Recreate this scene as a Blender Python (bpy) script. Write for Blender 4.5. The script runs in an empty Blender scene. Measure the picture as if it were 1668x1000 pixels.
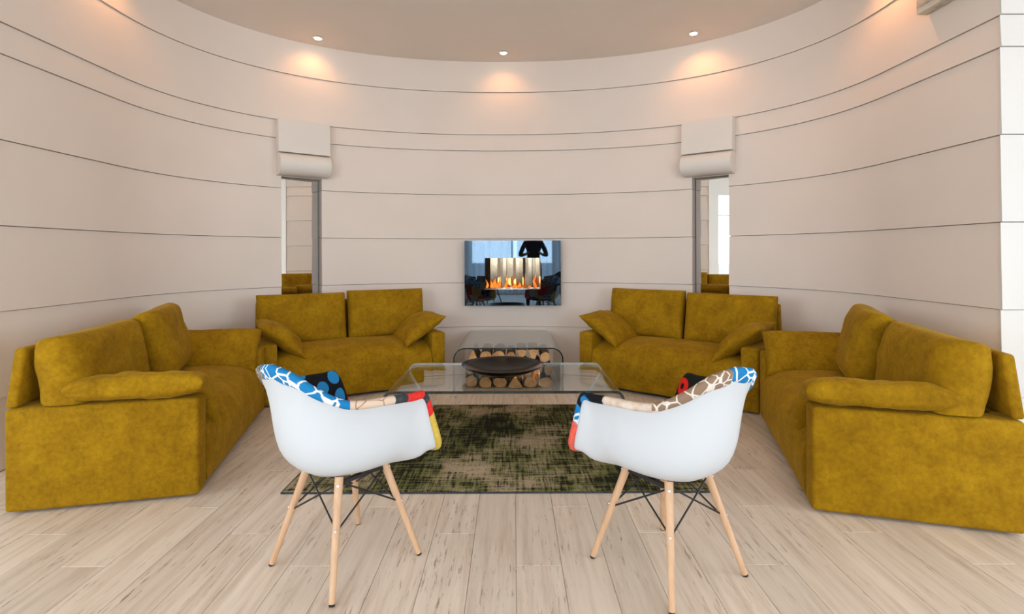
import bpy, bmesh, math, random
from mathutils import Vector, Matrix, noise
random.seed(7)
SC = bpy.context.scene
COL = SC.collection
PI = math.pi

# ------------------------------------------------------------------ camera
H = 1.25
cam_d = bpy.data.cameras.new('camera')
cam = bpy.data.objects.new('camera', cam_d); COL.objects.link(cam)
cam.location = (0, 0, H)
cam.rotation_euler = (PI/2, math.radians(0.17), 0)
cam_d.sensor_fit = 'HORIZONTAL'; cam_d.sensor_width = 36
cam_d.lens = 873/1668*36
cam_d.shift_y = -86.5/1668
cam_d.clip_start = 0.02; cam_d.clip_end = 200
SC.camera = cam

# ------------------------------------------------------------------ world + daylight + exposure
SC.view_settings.view_transform = 'Standard'
SC.view_settings.look = 'None'
SC.view_settings.gamma = 1
SC.view_settings.use_curve_mapping = False
SC.view_settings.exposure = 0.12
SC.cycles.max_bounces = 7; SC.cycles.diffuse_bounces = 4; SC.cycles.glossy_bounces = 4; SC.cycles.transparent_max_bounces = 12
SC.cycles.use_adaptive_sampling = True; SC.cycles.adaptive_threshold = .025
SC.cycles.caustics_reflective = False; SC.cycles.caustics_refractive = False; SC.cycles.sample_clamp_indirect = 8
w = bpy.data.worlds.new('sky'); SC.world = w; w.use_nodes = True
bg = w.node_tree.nodes['Background']
bg.inputs['Color'].default_value = (0.72, 0.85, 1.0, 1); bg.inputs['Strength'].default_value = 1.5

def area_light(name, loc, rot, sx, sy, power, color):
    d = bpy.data.lights.new(name, 'AREA'); d.shape = 'RECTANGLE'; d.size = sx; d.size_y = sy
    d.energy = power; d.color = color
    o = bpy.data.objects.new(name, d); COL.objects.link(o); o.location = loc; o.rotation_euler = rot
    return o
DAY = (0.87, 0.935, 1.0)
TILT = math.radians(33)      # sky light falls in from above
# daylight entering through the three window walls behind and beside the camera
area_light('daylight_rear', (0, -5.72, 2.15), (PI/2-TILT, 0, 0), 8.8, 2.9, 800, DAY)
area_light('daylight_left', (-7.22, -0.9, 2.15), (PI/2-TILT, 0, -PI/2), 5.2, 2.9, 400, DAY)
area_light('daylight_right', (7.22, -0.9, 2.15), (PI/2-TILT, 0, PI/2), 5.2, 2.9, 400, DAY)

# ------------------------------------------------------------------ helpers
def link(o, parent=None):
    COL.objects.link(o)
    if parent is not None: o.parent = parent
    return o
def empty(name, loc=(0,0,0), rz=0):
    o = bpy.data.objects.new(name, None); COL.objects.link(o)
    o.location = loc; o.rotation_euler = (0, 0, rz); o.empty_display_size = .1
    return o
def tag(o, label=None, cat=None, group=None, kind=None):
    if label: o['label'] = label
    if cat: o['category'] = cat
    if group: o['group'] = group
    if kind: o['kind'] = kind
    return o
def mk(name, V, F, m, parent=None, smooth=False, angle=35):
    me = bpy.data.meshes.new(name)
    me.from_pydata([tuple(v) for v in V], [], F)
    bm = bmesh.new(); bm.from_mesh(me)
    bmesh.ops.recalc_face_normals(bm, faces=bm.faces)
    bm.to_mesh(me); bm.free()
    if m is not None: me.materials.append(m)
    if smooth:
        for p in me.polygons: p.use_smooth = True
        me.set_sharp_from_angle(angle=math.radians(angle))
    return link(bpy.data.objects.new(name, me), parent)
def mkbm(name, bm, m, parent=None, smooth=False, angle=35):
    me = bpy.data.meshes.new(name); bmesh.ops.recalc_face_normals(bm, faces=bm.faces)
    bm.to_mesh(me); bm.free()
    if m is not None: me.materials.append(m)
    if smooth:
        for p in me.polygons: p.use_smooth = True
        me.set_sharp_from_angle(angle=math.radians(angle))
    return link(bpy.data.objects.new(name, me), parent)
def bm_box(bm, x0, x1, y0, y1, z0, z1, bev=0, seg=2):
    vs = [bm.verts.new(p) for p in ((x0,y0,z0),(x1,y0,z0),(x1,y1,z0),(x0,y1,z0),(x0,y0,z1),(x1,y0,z1),(x1,y1,z1),(x0,y1,z1))]
    fs = [bm.faces.new([vs[i] for i in f]) for f in ((3,2,1,0),(4,5,6,7),(0,1,5,4),(1,2,6,5),(2,3,7,6),(3,0,4,7))]
    if bev:
        es = list({e for f in fs for e in f.edges})
        bmesh.ops.bevel(bm, geom=es, offset=bev, segments=seg, profile=.5, affect='EDGES')
def box(name, x0, x1, y0, y1, z0, z1, m, parent=None, bev=0, seg=2):
    bm = bmesh.new(); bm_box(bm, x0, x1, y0, y1, z0, z1, bev, seg)
    return mkbm(name, bm, m, parent, bool(bev), 40)
def lathe_vf(prof, seg=32):
    V, F = [], []
    n = len(prof)
    for k in range(seg):
        a = 2*PI*k/seg
        for r, z in prof: V.append((r*math.cos(a), r*math.sin(a), z))
    for k in range(seg):
        k2 = (k+1) % seg
        for i in range(n-1): F.append((k*n+i, k2*n+i, k2*n+i+1, k*n+i+1))
    return V, F
def lathe(name, prof, m, parent=None, seg=32, angle=40):
    V, F = lathe_vf(prof, seg)
    o = mk(name, V, F, m, parent)
    bm = bmesh.new(); bm.from_mesh(o.data)
    bmesh.ops.remove_doubles(bm, verts=bm.verts, dist=1e-5)
    bmesh.ops.recalc_face_normals(bm, faces=bm.faces)
    bm.to_mesh(o.data); bm.free()
    for p in o.data.polygons: p.use_smooth = True
    o.data.set_sharp_from_angle(angle=math.radians(angle))
    return o
def tube(name, p0, p1, r0, r1, m, parent=None, seg=14, caps=True):
    p0, p1 = Vector(p0), Vector(p1); d = (p1-p0).normalized()
    a = d.orthogonal().normalized(); b = d.cross(a)
    V, F = [], []
    for p, r in ((p0, r0), (p1, r1)):
        for k in range(seg):
            t = 2*PI*k/seg; V.append(p + a*(r*math.cos(t)) + b*(r*math.sin(t)))
    for k in range(seg): F.append((k, (k+1) % seg, seg+(k+1) % seg, seg+k))
    if caps: F += [tuple(range(seg-1, -1, -1)), tuple(range(seg, 2*seg))]
    return mk(name, V, F, m, parent, True, 50)
def copy_tree(o, parent=None):
    c = o.copy(); COL.objects.link(c); c.parent = parent
    for ch in [x for x in SC.objects if x.parent == o]: copy_tree(ch, c)
    return c

# ------------------------------------------------------------------ materials
class NT:
    def __init__(s, name):
        s.m = bpy.data.materials.new(name); s.m.use_nodes = True
        s.t = s.m.node_tree; s.b = s.t.nodes['Principled BSDF']; s.out = s.t.nodes['Material Output']
    def n(s, typ, **kw):
        x = s.t.nodes.new(typ)
        for k, v in kw.items():
            if k in x.inputs: x.inputs[k].default_value = v
            else: setattr(x, k, v)
        return x
    def l(s, a, b): s.t.links.new(a, b)
    def coord(s, scale=(1,1,1), kind='Object', rnd=False):
        tc = s.n('ShaderNodeTexCoord'); mp = s.n('ShaderNodeMapping'); mp.inputs['Scale'].default_value = scale
        src = tc.outputs[kind]
        if rnd:
            oi = s.n('ShaderNodeObjectInfo'); mu = s.n('ShaderNodeMath', operation='MULTIPLY'); mu.inputs[1].default_value = 37.0
            s.l(oi.outputs['Random'], mu.inputs[0]); s.l(mu.outputs[0], mp.inputs['Location'])
        s.l(src, mp.inputs['Vector']); return mp.outputs['Vector']
    def noise(s, vec, scale, detail=4, rough=.5):
        x = s.n('ShaderNodeTexNoise'); x.inputs['Scale'].default_value = scale; x.inputs['Detail'].default_value = detail
        x.inputs['Roughness'].default_value = rough; s.l(vec, x.inputs['Vector']); return x.outputs['Fac']
    def ramp(s, fac, stops):
        r = s.n('ShaderNodeValToRGB'); e = r.color_ramp.elements
        while len(e) < len(stops): e.new(.5)
        for el, (p, c) in zip(e, stops): el.position = p; el.color = (*c, 1) if len(c) == 3 else c
        s.l(fac, r.inputs['Fac']); return r.outputs['Color']
    def mix(s, fac, a, b, mode='MIX'):
        x = s.n('ShaderNodeMix', data_type='RGBA', blend_type=mode)
        if isinstance(fac, (int, float)): x.inputs[0].default_value = fac
        else: s.l(fac, x.inputs[0])
        for v, i in ((a, 6), (b, 7)):
            if isinstance(v, tuple): x.inputs[i].default_value = (*v, 1)
            else: s.l(v, x.inputs[i])
        return x.outputs[2]
    def bump(s, h, strength, dist=.01):
        x = s.n('ShaderNodeBump'); x.inputs['Strength'].default_value = strength; x.inputs['Distance'].default_value = dist
        s.l(h, x.inputs['Height']); s.l(x.outputs['Normal'], s.b.inputs['Normal'])
    def set(s, **kw):
        for k, v in kw.items():
            k = k.replace('_', ' '); s.b.inputs[k].default_value = (*v, 1) if isinstance(v, tuple) and len(v) == 3 else v
        return s
    def base(s, c):
        if isinstance(c, tuple): s.b.inputs['Base Color'].default_value = (*c, 1)
        else: s.l(c, s.b.inputs['Base Color'])

def simple(name, c, rough=.5, var=.06, scale=8, metallic=0, bump=0, bscale=60, rnd=False, **kw):
    t = NT(name); v = t.coord(rnd=rnd)
    f = t.noise(v, scale, 3)
    lo = tuple(max(0, x*(1-var)) for x in c); hi = tuple(x*(1+var) for x in c)
    t.base(t.ramp(f, [(.3, lo), (.7, hi)])); t.set(Roughness=rough, Metallic=metallic, **kw)
    if bump: t.bump(t.noise(v, bscale, 4), bump, .004)
    return t.m

M = {}
M['wall'] = simple('wall_paint', (.83, .725, .645), .62, .025, 1.3, bump=.05, bscale=40)
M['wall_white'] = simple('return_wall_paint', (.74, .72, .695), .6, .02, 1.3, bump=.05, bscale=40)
M['ceiling'] = simple('ceiling_paint', (.86, .765, .68), .7, .02, 1)
M['groove'] = simple('wall_groove', (.20, .155, .12), .9)
M['dark'] = simple('dark_gap', (.05, .04, .035), .9)
M['black_plastic'] = simple('black_plastic', (.015, .015, .016), .4)
M['white_frame'] = simple('white_window_frame', (.75, .75, .74), .4)
M['corbel'] = simple('corbel_plaster', (.82, .755, .69), .6, .02, 2)

def mat_wood_floor(name, planks=False):
    t = NT(name); v = t.coord((1,1,1), rnd=True) if not planks else t.coord((1,1,1))
    def st(sx, sy): 
        mp = t.n('ShaderNodeMapping'); mp.inputs['Scale'].default_value = (sx, sy, 1); t.l(v, mp.inputs['Vector']); return mp.outputs['Vector']
    grain = t.noise(st(28, 1.6), 1, 6, .6)
    c = t.ramp(grain, [(.25, (.60, .49, .385)), (.5, (.77, .665, .56)), (.75, (.86, .77, .67))])
    flecks = t.noise(st(75, 7), 1, 5, .7)
    fm = t.ramp(flecks, [(.57, (0,0,0)), (.66, (1,1,1))])
    patches = t.ramp(t.noise(st(5, 1.5), 1, 3), [(.36, (0,0,0)), (.58, (1,1,1))])
    fm2 = t.mix(1.0, fm, patches, 'MULTIPLY')
    c = t.mix(fm2, c, (.37, .27, .195))
    oi = t.n('ShaderNodeObjectInfo')
    tone = t.ramp(oi.outputs['Random'], [(0, (.90, .885, .87)), (1, (1.06, 1.04, 1.02))])
    c = t.mix(1.0, c, tone, 'MULTIPLY')
    if planks:
        br = t.n('ShaderNodeTexBrick'); mp = t.n('ShaderNodeMapping'); mp.inputs['Rotation'].default_value = (0, 0, PI/2)
        t.l(v, mp.inputs['Vector']); t.l(mp.outputs['Vector'], br.inputs['Vector'])
        br.inputs['Scale'].default_value = 1; br.inputs['Brick Width'].default_value = 1.25; br.inputs['Row Height'].default_value = .183
        br.inputs['Mortar Size'].default_value = .002
        for k, cc in (('Color1', (1,1,1)), ('Color2', (.92,.92,.92)), ('Mortar', (.25,.2,.16))): br.inputs[k].default_value = (*cc, 1)
        c = t.mix(1.0, c, br.outputs['Color'], 'MULTIPLY')
    t.base(c); t.set(Roughness=.42); t.bump(grain, .12, .002)
    return t.m
M['plank'] = mat_wood_floor('floor_plank_wood')
M['floor_tex'] = mat_wood_floor('floor_plank_wood_far', True)

def mat_velvet():
    t = NT('mustard_velvet'); v = t.coord(rnd=True)
    a = t.noise(v, 7, 6, .68); b = t.noise(v, 42, 4, .65)
    c = t.ramp(a, [(.28, (.245, .124, .0015)), (.5, (.335, .177, .003)), (.74, (.44, .246, .006))])
    c2 = t.ramp(b, [(.35, (.80, .80, .80)), (.68, (1.10, 1.10, 1.10))])
    t.base(t.mix(1.0, c, c2, 'MULTIPLY')); t.set(Roughness=.85)
    t.b.inputs['Sheen Weight'].default_value = .18; t.b.inputs['Sheen Roughness'].default_value = .4
    t.b.inputs['Sheen Tint'].default_value = (.9, .60, .10, 1); t.b.inputs['Specular IOR Level'].default_value = .15
    t.bump(t.noise(v, 160, 3), .25, .003); return t.m
M['velvet'] = mat_velvet()

def mat_rug():
    t = NT('distressed_rug'); v = t.coord()
    def st(sx, sy):
        mp = t.n('ShaderNodeMapping'); mp.inputs['Scale'].default_value = (sx, sy, 1); t.l(v, mp.inputs['Vector']); return mp.outputs['Vector']
    hx = t.noise(st(5, 48), 1, 5, .65); hy = t.noise(st(60, 5), 1, 5, .65); big = t.noise(v, 2.2, 4, .6)
    g = t.ramp(big, [(.3, (.10, .11, .03)), (.48, (.17, .165, .06)), (.6, (.33, .26, .16)), (.75, (.46, .33, .24))])
    s = t.n('ShaderNodeMath', operation='ADD'); t.l(hx, s.inputs[0]); t.l(hy, s.inputs[1])
    s2 = t.n('ShaderNodeMath', operation='ADD'); t.l(s.outputs[0], s2.inputs[0])
    bm_ = t.n('ShaderNodeMath', operation='MULTIPLY'); bm_.inputs[1].default_value = .9; t.l(big, bm_.inputs[0]); t.l(bm_.outputs[0], s2.inputs[1])
    half = t.n('ShaderNodeMath', operation='MULTIPLY'); half.inputs[1].default_value = .345; t.l(s2.outputs[0], half.inputs[0])
    k = t.ramp(half.outputs[0], [(.46, (1,1,1)), (.53, (0,0,0))])
    c = t.mix(k, g, (.018, .017, .010))
    fine = t.ramp(t.noise(v, 130, 2), [(.3, (.75, .75, .75)), (.7, (1.25, 1.25, 1.25))])
    t.base(t.mix(1.0, c, fine, 'MULTIPLY')); t.set(Roughness=.95); t.b.inputs['Specular IOR Level'].default_value = .1
    t.bump(t.noise(v, 200, 2), .5, .004); return t.m
M['rug'] = mat_rug()

def mat_glass(name, tint, rough=0.0, ior=1.5):
    # architectural glass: clear see-through sheet with a Fresnel reflection
    t = NT(name); tr = t.n('ShaderNodeBsdfTransparent'); tr.inputs['Color'].default_value = (*tint, 1)
    gl = t.n('ShaderNodeBsdfGlossy'); gl.inputs['Roughness'].default_value = rough
    lw = t.n('ShaderNodeLayerWeight'); lw.inputs['Blend'].default_value = .5
    pw = t.n('ShaderNodeMath', operation='POWER'); pw.inputs[1].default_value = 5; t.l(lw.outputs['Facing'], pw.inputs[0])
    fr = t.n('ShaderNodeMath', operation='MULTIPLY_ADD'); fr.inputs[1].default_value = .92; fr.inputs[2].default_value = .04; t.l(pw.outputs[0], fr.inputs[0])
    mx = t.n('ShaderNodeMixShader'); t.l(fr.outputs[0], mx.inputs[0]); t.l(tr.outputs[0], mx.inputs[1]); t.l(gl.outputs[0], mx.inputs[2])
    t.l(mx.outputs[0], t.out.inputs['Surface']); return t.m
M['glass'] = mat_glass('table_glass', (.95, .975, .965))
M['pane'] = mat_glass('window_glass', (.97, .98, .98))
M['glass_edge'] = simple('polished_glass_edge', (.012, .022, .020), .08)
M['glass_edge_light'] = simple('bright_glass_edge', (.62, .70, .69), .1)
M['mirror'] = NT('mirror_silver').set(Base_Color=(.93, .94, .93), Metallic=1.0, Roughness=.01).m
M['mirror_edge'] = simple('mirror_edge_green_grey', (.42, .42, .37), .3)
M['black_glass'] = NT('black_glass').set(Base_Color=(.003, .003, .004), Roughness=.015, IOR=2.1, Specular_Tint=(.55, .78, 1.0)).m
M['steel'] = NT('polished_steel').set(Base_Color=(.60, .52, .42), Metallic=1.0, Roughness=.10).m
M['dark_steel'] = simple('dark_steel', (.10, .09, .08), .35, metallic=.8)
M['black_ceramic'] = simple('black_glazed_ceramic', (.010, .006, .004), .2, Specular_IOR_Level=.10)
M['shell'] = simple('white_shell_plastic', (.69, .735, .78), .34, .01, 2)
M['black_shell'] = simple('black_shell_plastic', (.02, .02, .022), .4)
M['rod'] = simple('black_wire', (.012, .012, .013), .35)
M['bolt'] = NT('bolt_chrome').set(Base_Color=(.75, .75, .76), Metallic=1.0, Roughness=.25).m
def mat_beech():
    t = NT('beech_wood'); v = t.coord((40, 40, 2.5), rnd=True)
    f = t.noise(v, 1, 4, .6)
    t.base(t.ramp(f, [(.3, (.60, .36, .20)), (.7, (.74, .48, .30))])); t.set(Roughness=.45); return t.m
M['beech'] = mat_beech()
def mat_log_end():
    t = NT('split_log_end'); v = t.coord(rnd=True); f = t.noise(v, 9, 5, .65)
    t.base(t.ramp(f, [(.28, (.40, .19, .06)), (.5, (.74, .41, .17)), (.75, (.90, .60, .31))])); t.set(Roughness=.8); t.bump(f, .4, .01); return t.m
def mat_bark():
    t = NT('log_bark'); v = t.coord((3, 1, 3), rnd=True); f = t.noise(v, 12, 6, .7)
    t.base(t.ramp(f, [(.3, (.03, .018, .009)), (.7, (.15, .085, .04))])); t.set(Roughness=.9); t.bump(f, .6, .015); return t.m
M['log_end'] = mat_log_end(); M['bark'] = mat_bark()
def mat_emit(name, c, s):
    t = NT(name); t.base((0, 0, 0)); t.b.inputs['Emission Color'].default_value = (*c, 1); t.b.inputs['Emission Strength'].default_value = s; return t.m
M['bulb'] = mat_emit('halogen_bulb', (1, .86, .62), 30)
def mat_flame():
    t = NT('flame'); v = t.coord(); f = t.noise(v, 25, 3)
    c = t.ramp(f, [(.3, (1, .16, .008)), (.55, (1, .27, .015)), (.8, (1, .42, .06))])
    t.base((0,0,0)); t.l(c, t.b.inputs['Emission Color']); t.b.inputs['Emission Strength'].default_value = .95; return t.m
M['flame'] = mat_flame()
def mat_box_wood():
    t = NT('pale_marbled_box'); v = t.coord((1, .4, 2)); f = t.noise(v, 14, 5, .6)
    t.base(t.ramp(f, [(.35, (.42, .34, .25)), (.5, (.66, .60, .50)), (.7, (.75, .70, .62))])); t.set(Roughness=.5); return t.m
M['box_wood'] = mat_box_wood()
def mat_curtain():
    t = NT('sheer_curtain'); tr = t.n('ShaderNodeBsdfTransparent'); tl = t.n('ShaderNodeBsdfTranslucent'); df = t.n('ShaderNodeBsdfDiffuse')
    tl.inputs['Color'].default_value = (.85, .90, .98, 1); df.inputs['Color'].default_value = (.8, .84, .9, 1)
    v = t.coord((1,1,.05)); f = t.noise(v, 120, 2)
    m1 = t.n('ShaderNodeMixShader'); m1.inputs[0].default_value = .35; t.l(tl.outputs[0], m1.inputs[1]); t.l(df.outputs[0], m1.inputs[2])
    m2 = t.n('ShaderNodeMixShader'); mr = t.n('ShaderNodeMapRange'); mr.inputs['To Min'].default_value = .35; mr.inputs['To Max'].default_value = .65
    t.l(f, mr.inputs['Value']); t.l(mr.outputs[0], m2.inputs[0]); t.l(m1.outputs[0], m2.inputs[1]); t.l(tr.outputs[0], m2.inputs[2])
    t.l(m2.outputs[0], t.out.inputs['Surface']); return t.m
M['curtain'] = mat_curtain()

# patchwork fabrics
def fab(name, fn):
    t = NT(name); v = t.coord(); c = fn(t, v); t.base(c); t.set(Roughness=.85); t.b.inputs['Specular IOR Level'].default_value = .2
    t.bump(t.noise(v, 300, 2), .3, .002); return t.m
def vor(t, v, scale, feature='DISTANCE_TO_EDGE'):
    x = t.n('ShaderNodeTexVoronoi', feature=feature); x.inputs['Scale'].default_value = scale; t.l(v, x.inputs['Vector']); return x.outputs['Distance']
M['f_blue'] = fab('blue_fabric_white_crackle', lambda t, v: t.ramp(vor(t, v, 17), [(.045, (.85, .9, .92)), (.075, (.012, .22, .52))]))
M['f_brown'] = fab('taupe_fabric_white_crackle', lambda t, v: t.ramp(vor(t, v, 22), [(.04, (.82, .76, .68)), (.07, (.30, .20, .135))]))
M['f_cream'] = fab('cream_fabric_brown_lines', lambda t, v: t.ramp(vor(t, v, 13), [(.012, (.42, .22, .12)), (.035, (.76, .60, .47))]))
M['f_plain'] = fab('cream_plush_fabric', lambda t, v: t.ramp(t.noise(v, 40, 4), [(.3, (.62, .48, .38)), (.7, (.80, .70, .60))]))
M['f_dots'] = fab('black_fabric_blue_dots', lambda t, v: t.ramp(vor(t, v, 11, 'F1'), [(.36, (.02, .25, .60)), (.40, (.006, .006, .010))]))
M['f_ring'] = fab('black_fabric_red_rings', lambda t, v: t.ramp(vor(t, v, 9, 'F1'), [(.20, (.01, .012, .01)), (.22, (.75, .02, .012)), (.38, (.75, .02, .012)), (.41, (.010, .010, .008))]))
M['f_red'] = fab('red_fabric', lambda t, v: t.ramp(t.noise(v, 60, 3), [(.3, (.72, .025, .022)), (.7, (.85, .05, .04))]))
M['f_coral'] = fab('coral_fabric', lambda t, v: t.ramp(t.noise(v, 60, 3), [(.3, (.80, .11, .075)), (.7, (.88, .16, .11))]))
M['f_yellow'] = fab('yellow_fabric', lambda t, v: t.ramp(t.noise(v, 60, 3), [(.3, (.66, .46, .07)), (.7, (.76, .56, .12))]))
M['f_grey'] = fab('charcoal_fabric', lambda t, v: t.ramp(t.noise(v, 60, 3), [(.3, (.03, .035, .04)), (.7, (.07, .08, .085))]))
M['f_tweed'] = fab('grey_tweed_fabric', lambda t, v: t.ramp(t.noise(v, 110, 4, .7), [(.40, (.03, .026, .022)), (.6, (.50, .43, .36))]))

# ------------------------------------------------------------------ setting: plan of the curved alcove wall
X0, AX, BY, CY, NN = -.085, 2.89, 2.10, 4.02, 2.15
YE = 3.06                                   # where the alcove opens into the larger room
ZL = [0, .421, .921, 1.421, 1.921, 2.421, 2.605, 3.088, 3.44]
CEIL = 3.44
def plan_poly():
    P = []
    for k in range(5): P.append((X0-AX, YE + (CY-YE)*k/5))
    for k in range(121):
        t = PI - PI*k/120; c, s = math.cos(t), math.sin(t)
        P.append((X0 + AX*math.copysign(abs(c)**(2/NN), c), CY + BY*abs(s)**(2/NN)))
    for k in range(1, 6): P.append((X0+AX, CY - (CY-YE)*k/5))
    return [Vector(p) for p in P]
PLAN = plan_poly()
CUM = [0]
for a_, b_ in zip(PLAN, PLAN[1:]): CUM.append(CUM[-1] + (b_-a_).length)
LTOT = CUM[-1]
def at_s(s):
    s = min(max(s, 0), LTOT)
    for i in range(len(PLAN)-1):
        if CUM[i+1] >= s: return PLAN[i].lerp(PLAN[i+1], (s-CUM[i])/max(1e-9, CUM[i+1]-CUM[i]))
    return PLAN[-1]
def normal_s(s):
    d = (at_s(s+.03)-at_s(s-.03)).normalized(); return Vector((d.y, -d.x))       # into the room
def s_of_ratio(u):
    best = None
    for i in range(len(PLAN)-1):
        f0 = PLAN[i].x - u*PLAN[i].y; f1 = PLAN[i+1].x - u*PLAN[i+1].y
        if f0 <= 0 < f1: best = CUM[i] + (CUM[i+1]-CUM[i])*(-f0)/(f1-f0)
    return best
def wall_y(x):
    q = abs((x-X0)/AX); 
    return CY + BY*(max(0, 1-q**NN))**(1/NN) if q < 1 else CY
def sweep(name, s0, s1, prof, m, parent):
    n = max(2, int((s1-s0)/.06)); V, F = [], []; k = len(prof)
    for i in range(n+1):
        s = s0 + (s1-s0)*i/n; p, nn = at_s(s), normal_s(s)
        for off, z in prof: V.append((p.x+nn.x*off, p.y+nn.y*off, z))
    for i in range(n):
        for j in range(k): F.append((i*k+j, i*k+(j+1) % k, (i+1)*k+(j+1) % k, (i+1)*k+j))
    F += [tuple(range(k)), tuple(n*k+j for j in range(k-1, -1, -1))]
    return mk(name, V, F, m, parent, True, 30)
SN = [s_of_ratio(u) for u in (-.4307, -.3551, .3368, .4055)]    # the two mirror niches
def panel_prof(z0, z1): return [(-.125, z0+.004), (.016, z0+.004), (.016, z0+.010), (.004, z1), (-.125, z1)]
def wall_segment(name, s0, s1, rows):
    e = tag(empty(name), kind='structure')
    sweep('wall_backing', s0, s1, [(-.16, ZL[rows[0]]), (-.126, ZL[rows[0]]), (-.126, ZL[rows[-1]+1]), (-.16, ZL[rows[-1]+1])], M['groove'], e)
    for r in rows: sweep('wall_panel', s0, s1, panel_prof(ZL[r], ZL[r+1]), M['wall'], e)
    return e
wall_segment('wall_left', 0, SN[0], range(0, 6))
wb = wall_segment('wall_back', SN[1], SN[2], range(0, 6))
wall_segment('wall_right', SN[3], LTOT, range(0, 6))
wall_segment('wall_upper', 0, LTOT, range(6, 8))

# returns facing the larger room, each board a part
def return_wall(name, x0, x1):
    e = tag(empty(name), kind='structure')
    box('wall_backing', x0+(.2 if x0 > 0 else 0), x1-(.2 if x0 < 0 else 0), YE+.0, YE+.15, 0, CEIL, M['groove'], e)
    for r in range(8):
        z0, z1 = ZL[r], ZL[r+1]
        V = []
        for x in (x0, x1):
            V += [(x, YE-.0005, z0+.004), (x, YE-.014, z0+.004), (x, YE-.014, z0+.010), (x, YE-.004, z1), (x, YE-.0005, z1)]
        F = [(0,1,2,3,4), (9,8,7,6,5)] + [(j, (j+1) % 5, 5+(j+1) % 5, 5+j) for j in range(5)]
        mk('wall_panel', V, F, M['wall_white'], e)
    return e
return_wall('wall_front_right', X0+AX-.0185, 6.1)
return_wall('wall_front_left', -6.1, X0-AX+.0185)

# floor: sub-floor, planks one by one in the alcove, textured boards in the room behind
fl = tag(box('floor', -6.2, 6.2, -4.7, 6.4, -.12, -.014, M['dark']), kind='structure')
PW = .183; Y0F = .9
pmesh = {}
def plank(x0, y0, y1):
    L = round(y1-y0, 2)
    if L < .05: return
    if L not in pmesh:
        bm = bmesh.new(); bm_box(bm, .0007, PW-.0007, .001, L-.001, -.013, 0, .0012, 1)
        me = bpy.data.meshes.new('plank'); bmesh.ops.recalc_face_normals(bm, faces=bm.faces); bm.to_mesh(me); bm.free(); me.materials.append(M['plank']); pmesh[L] = me
    o = bpy.data.objects.new('plank', pmesh[L]); o.location = (x0, y0, 0); link(o, fl)
ncol0 = -17
for i in range(ncol0, 16):
    x0 = .013 + i*PW; xm = max(abs(x0-X0), abs(x0+PW-X0))
    yend = min(wall_y(x0+.01), wall_y(x0+PW-.01)) + .06
    if xm > AX - .01: yend = min(yend, CY+.3)
    y = Y0F - [0, .75, .3, 1.0, .5][i % 5]
    while y < yend:
        ya, yb = max(y, Y0F), min(y+1.25, yend)
        plank(x0, ya, yb); y += 1.25
xa, xb = .013+ncol0*PW, .013+16*PW
for nm, a in (('floor_room_rear', (-6.1, 6.1, -4.6, Y0F)), ('floor_room_left', (-6.1, xa, Y0F, 3.06)), ('floor_room_right', (xb, 6.1, Y0F, 3.06))):
    tag(box(nm, a[0], a[1], a[2], a[3], -.013, 0, M['floor_tex']), kind='structure')

tag(box('ceiling', -6.2, 6.2, -4.7, 6.4, CEIL, CEIL+.1, M['ceiling']), kind='structure')

# the larger room behind the camera: walls with tall windows
def window_wall(name, n, length, openings, place):
    """wall along local x (0..length), thickness .2, openings (x0,x1,z0,z1)"""
    e = tag(empty(name), kind='structure'); place(e)
    xs = 0
    for (a, b, z0, z1) in openings:
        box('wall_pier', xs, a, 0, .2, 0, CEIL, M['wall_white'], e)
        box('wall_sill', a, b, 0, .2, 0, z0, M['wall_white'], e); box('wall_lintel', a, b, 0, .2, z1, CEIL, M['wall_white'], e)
        xs = b
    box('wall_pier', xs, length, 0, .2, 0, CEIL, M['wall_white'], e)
    for k, (a, b, z0, z1) in enumerate(openings):
        wn = tag(empty('window_%d' % (n+k)), kind='structure'); place(wn)
        bm = bmesh.new()
        for (p, q, r, s_) in ((a, a+.06, z0, z1), (b-.06, b, z0, z1), (a+.06, b-.06, z0, z0+.06), (a+.06, b-.06, z1-.06, z1), ((a+b)/2-.025, (a+b)/2+.025, z0+.06, z1-.06), (a+.06, b-.06, z1-.62, z1-.57)):
            bm_box(bm, p, q, .06, .12, r, s_)
        mkbm('window_frame', bm, M['white_frame'], wn)
        for (p, q, r, s_) in ((a+.06, (a+b)/2-.025, z0+.06, z1-.62), ((a+b)/2+.025, b-.06, z0+.06, z1-.62), (a+.06, b-.06, z1-.57, z1-.06)):
            box('pane', p, q, .085, .091, r, s_, M['pane'], wn)
    return e
def place_rear(e): e.location = (6.1, -4.6, 0); e.rotation_euler = (0, 0, PI)
def place_left(e): e.location = (-6.1, -4.6, 0); e.rotation_euler = (0, 0, PI/2)
def place_right(e): e.location = (6.1, 3.06, 0); e.rotation_euler = (0, 0, -PI/2)
window_wall('wall_rear', 1, 12.2, [(1.9, 4.5, .25, 2.85), (4.8, 7.4, .25, 2.85), (7.7, 10.3, .25, 2.85)], place_rear)
window_wall('wall_side_left', 4, 7.66, [(1.4, 4.0, .25, 2.85), (4.3, 5.8, .25, 2.85)], place_left)
window_wall('wall_side_right', 6, 7.66, [(1.9, 3.5, .25, 2.85), (3.8, 6.3, .25, 2.85)], place_right)
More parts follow.
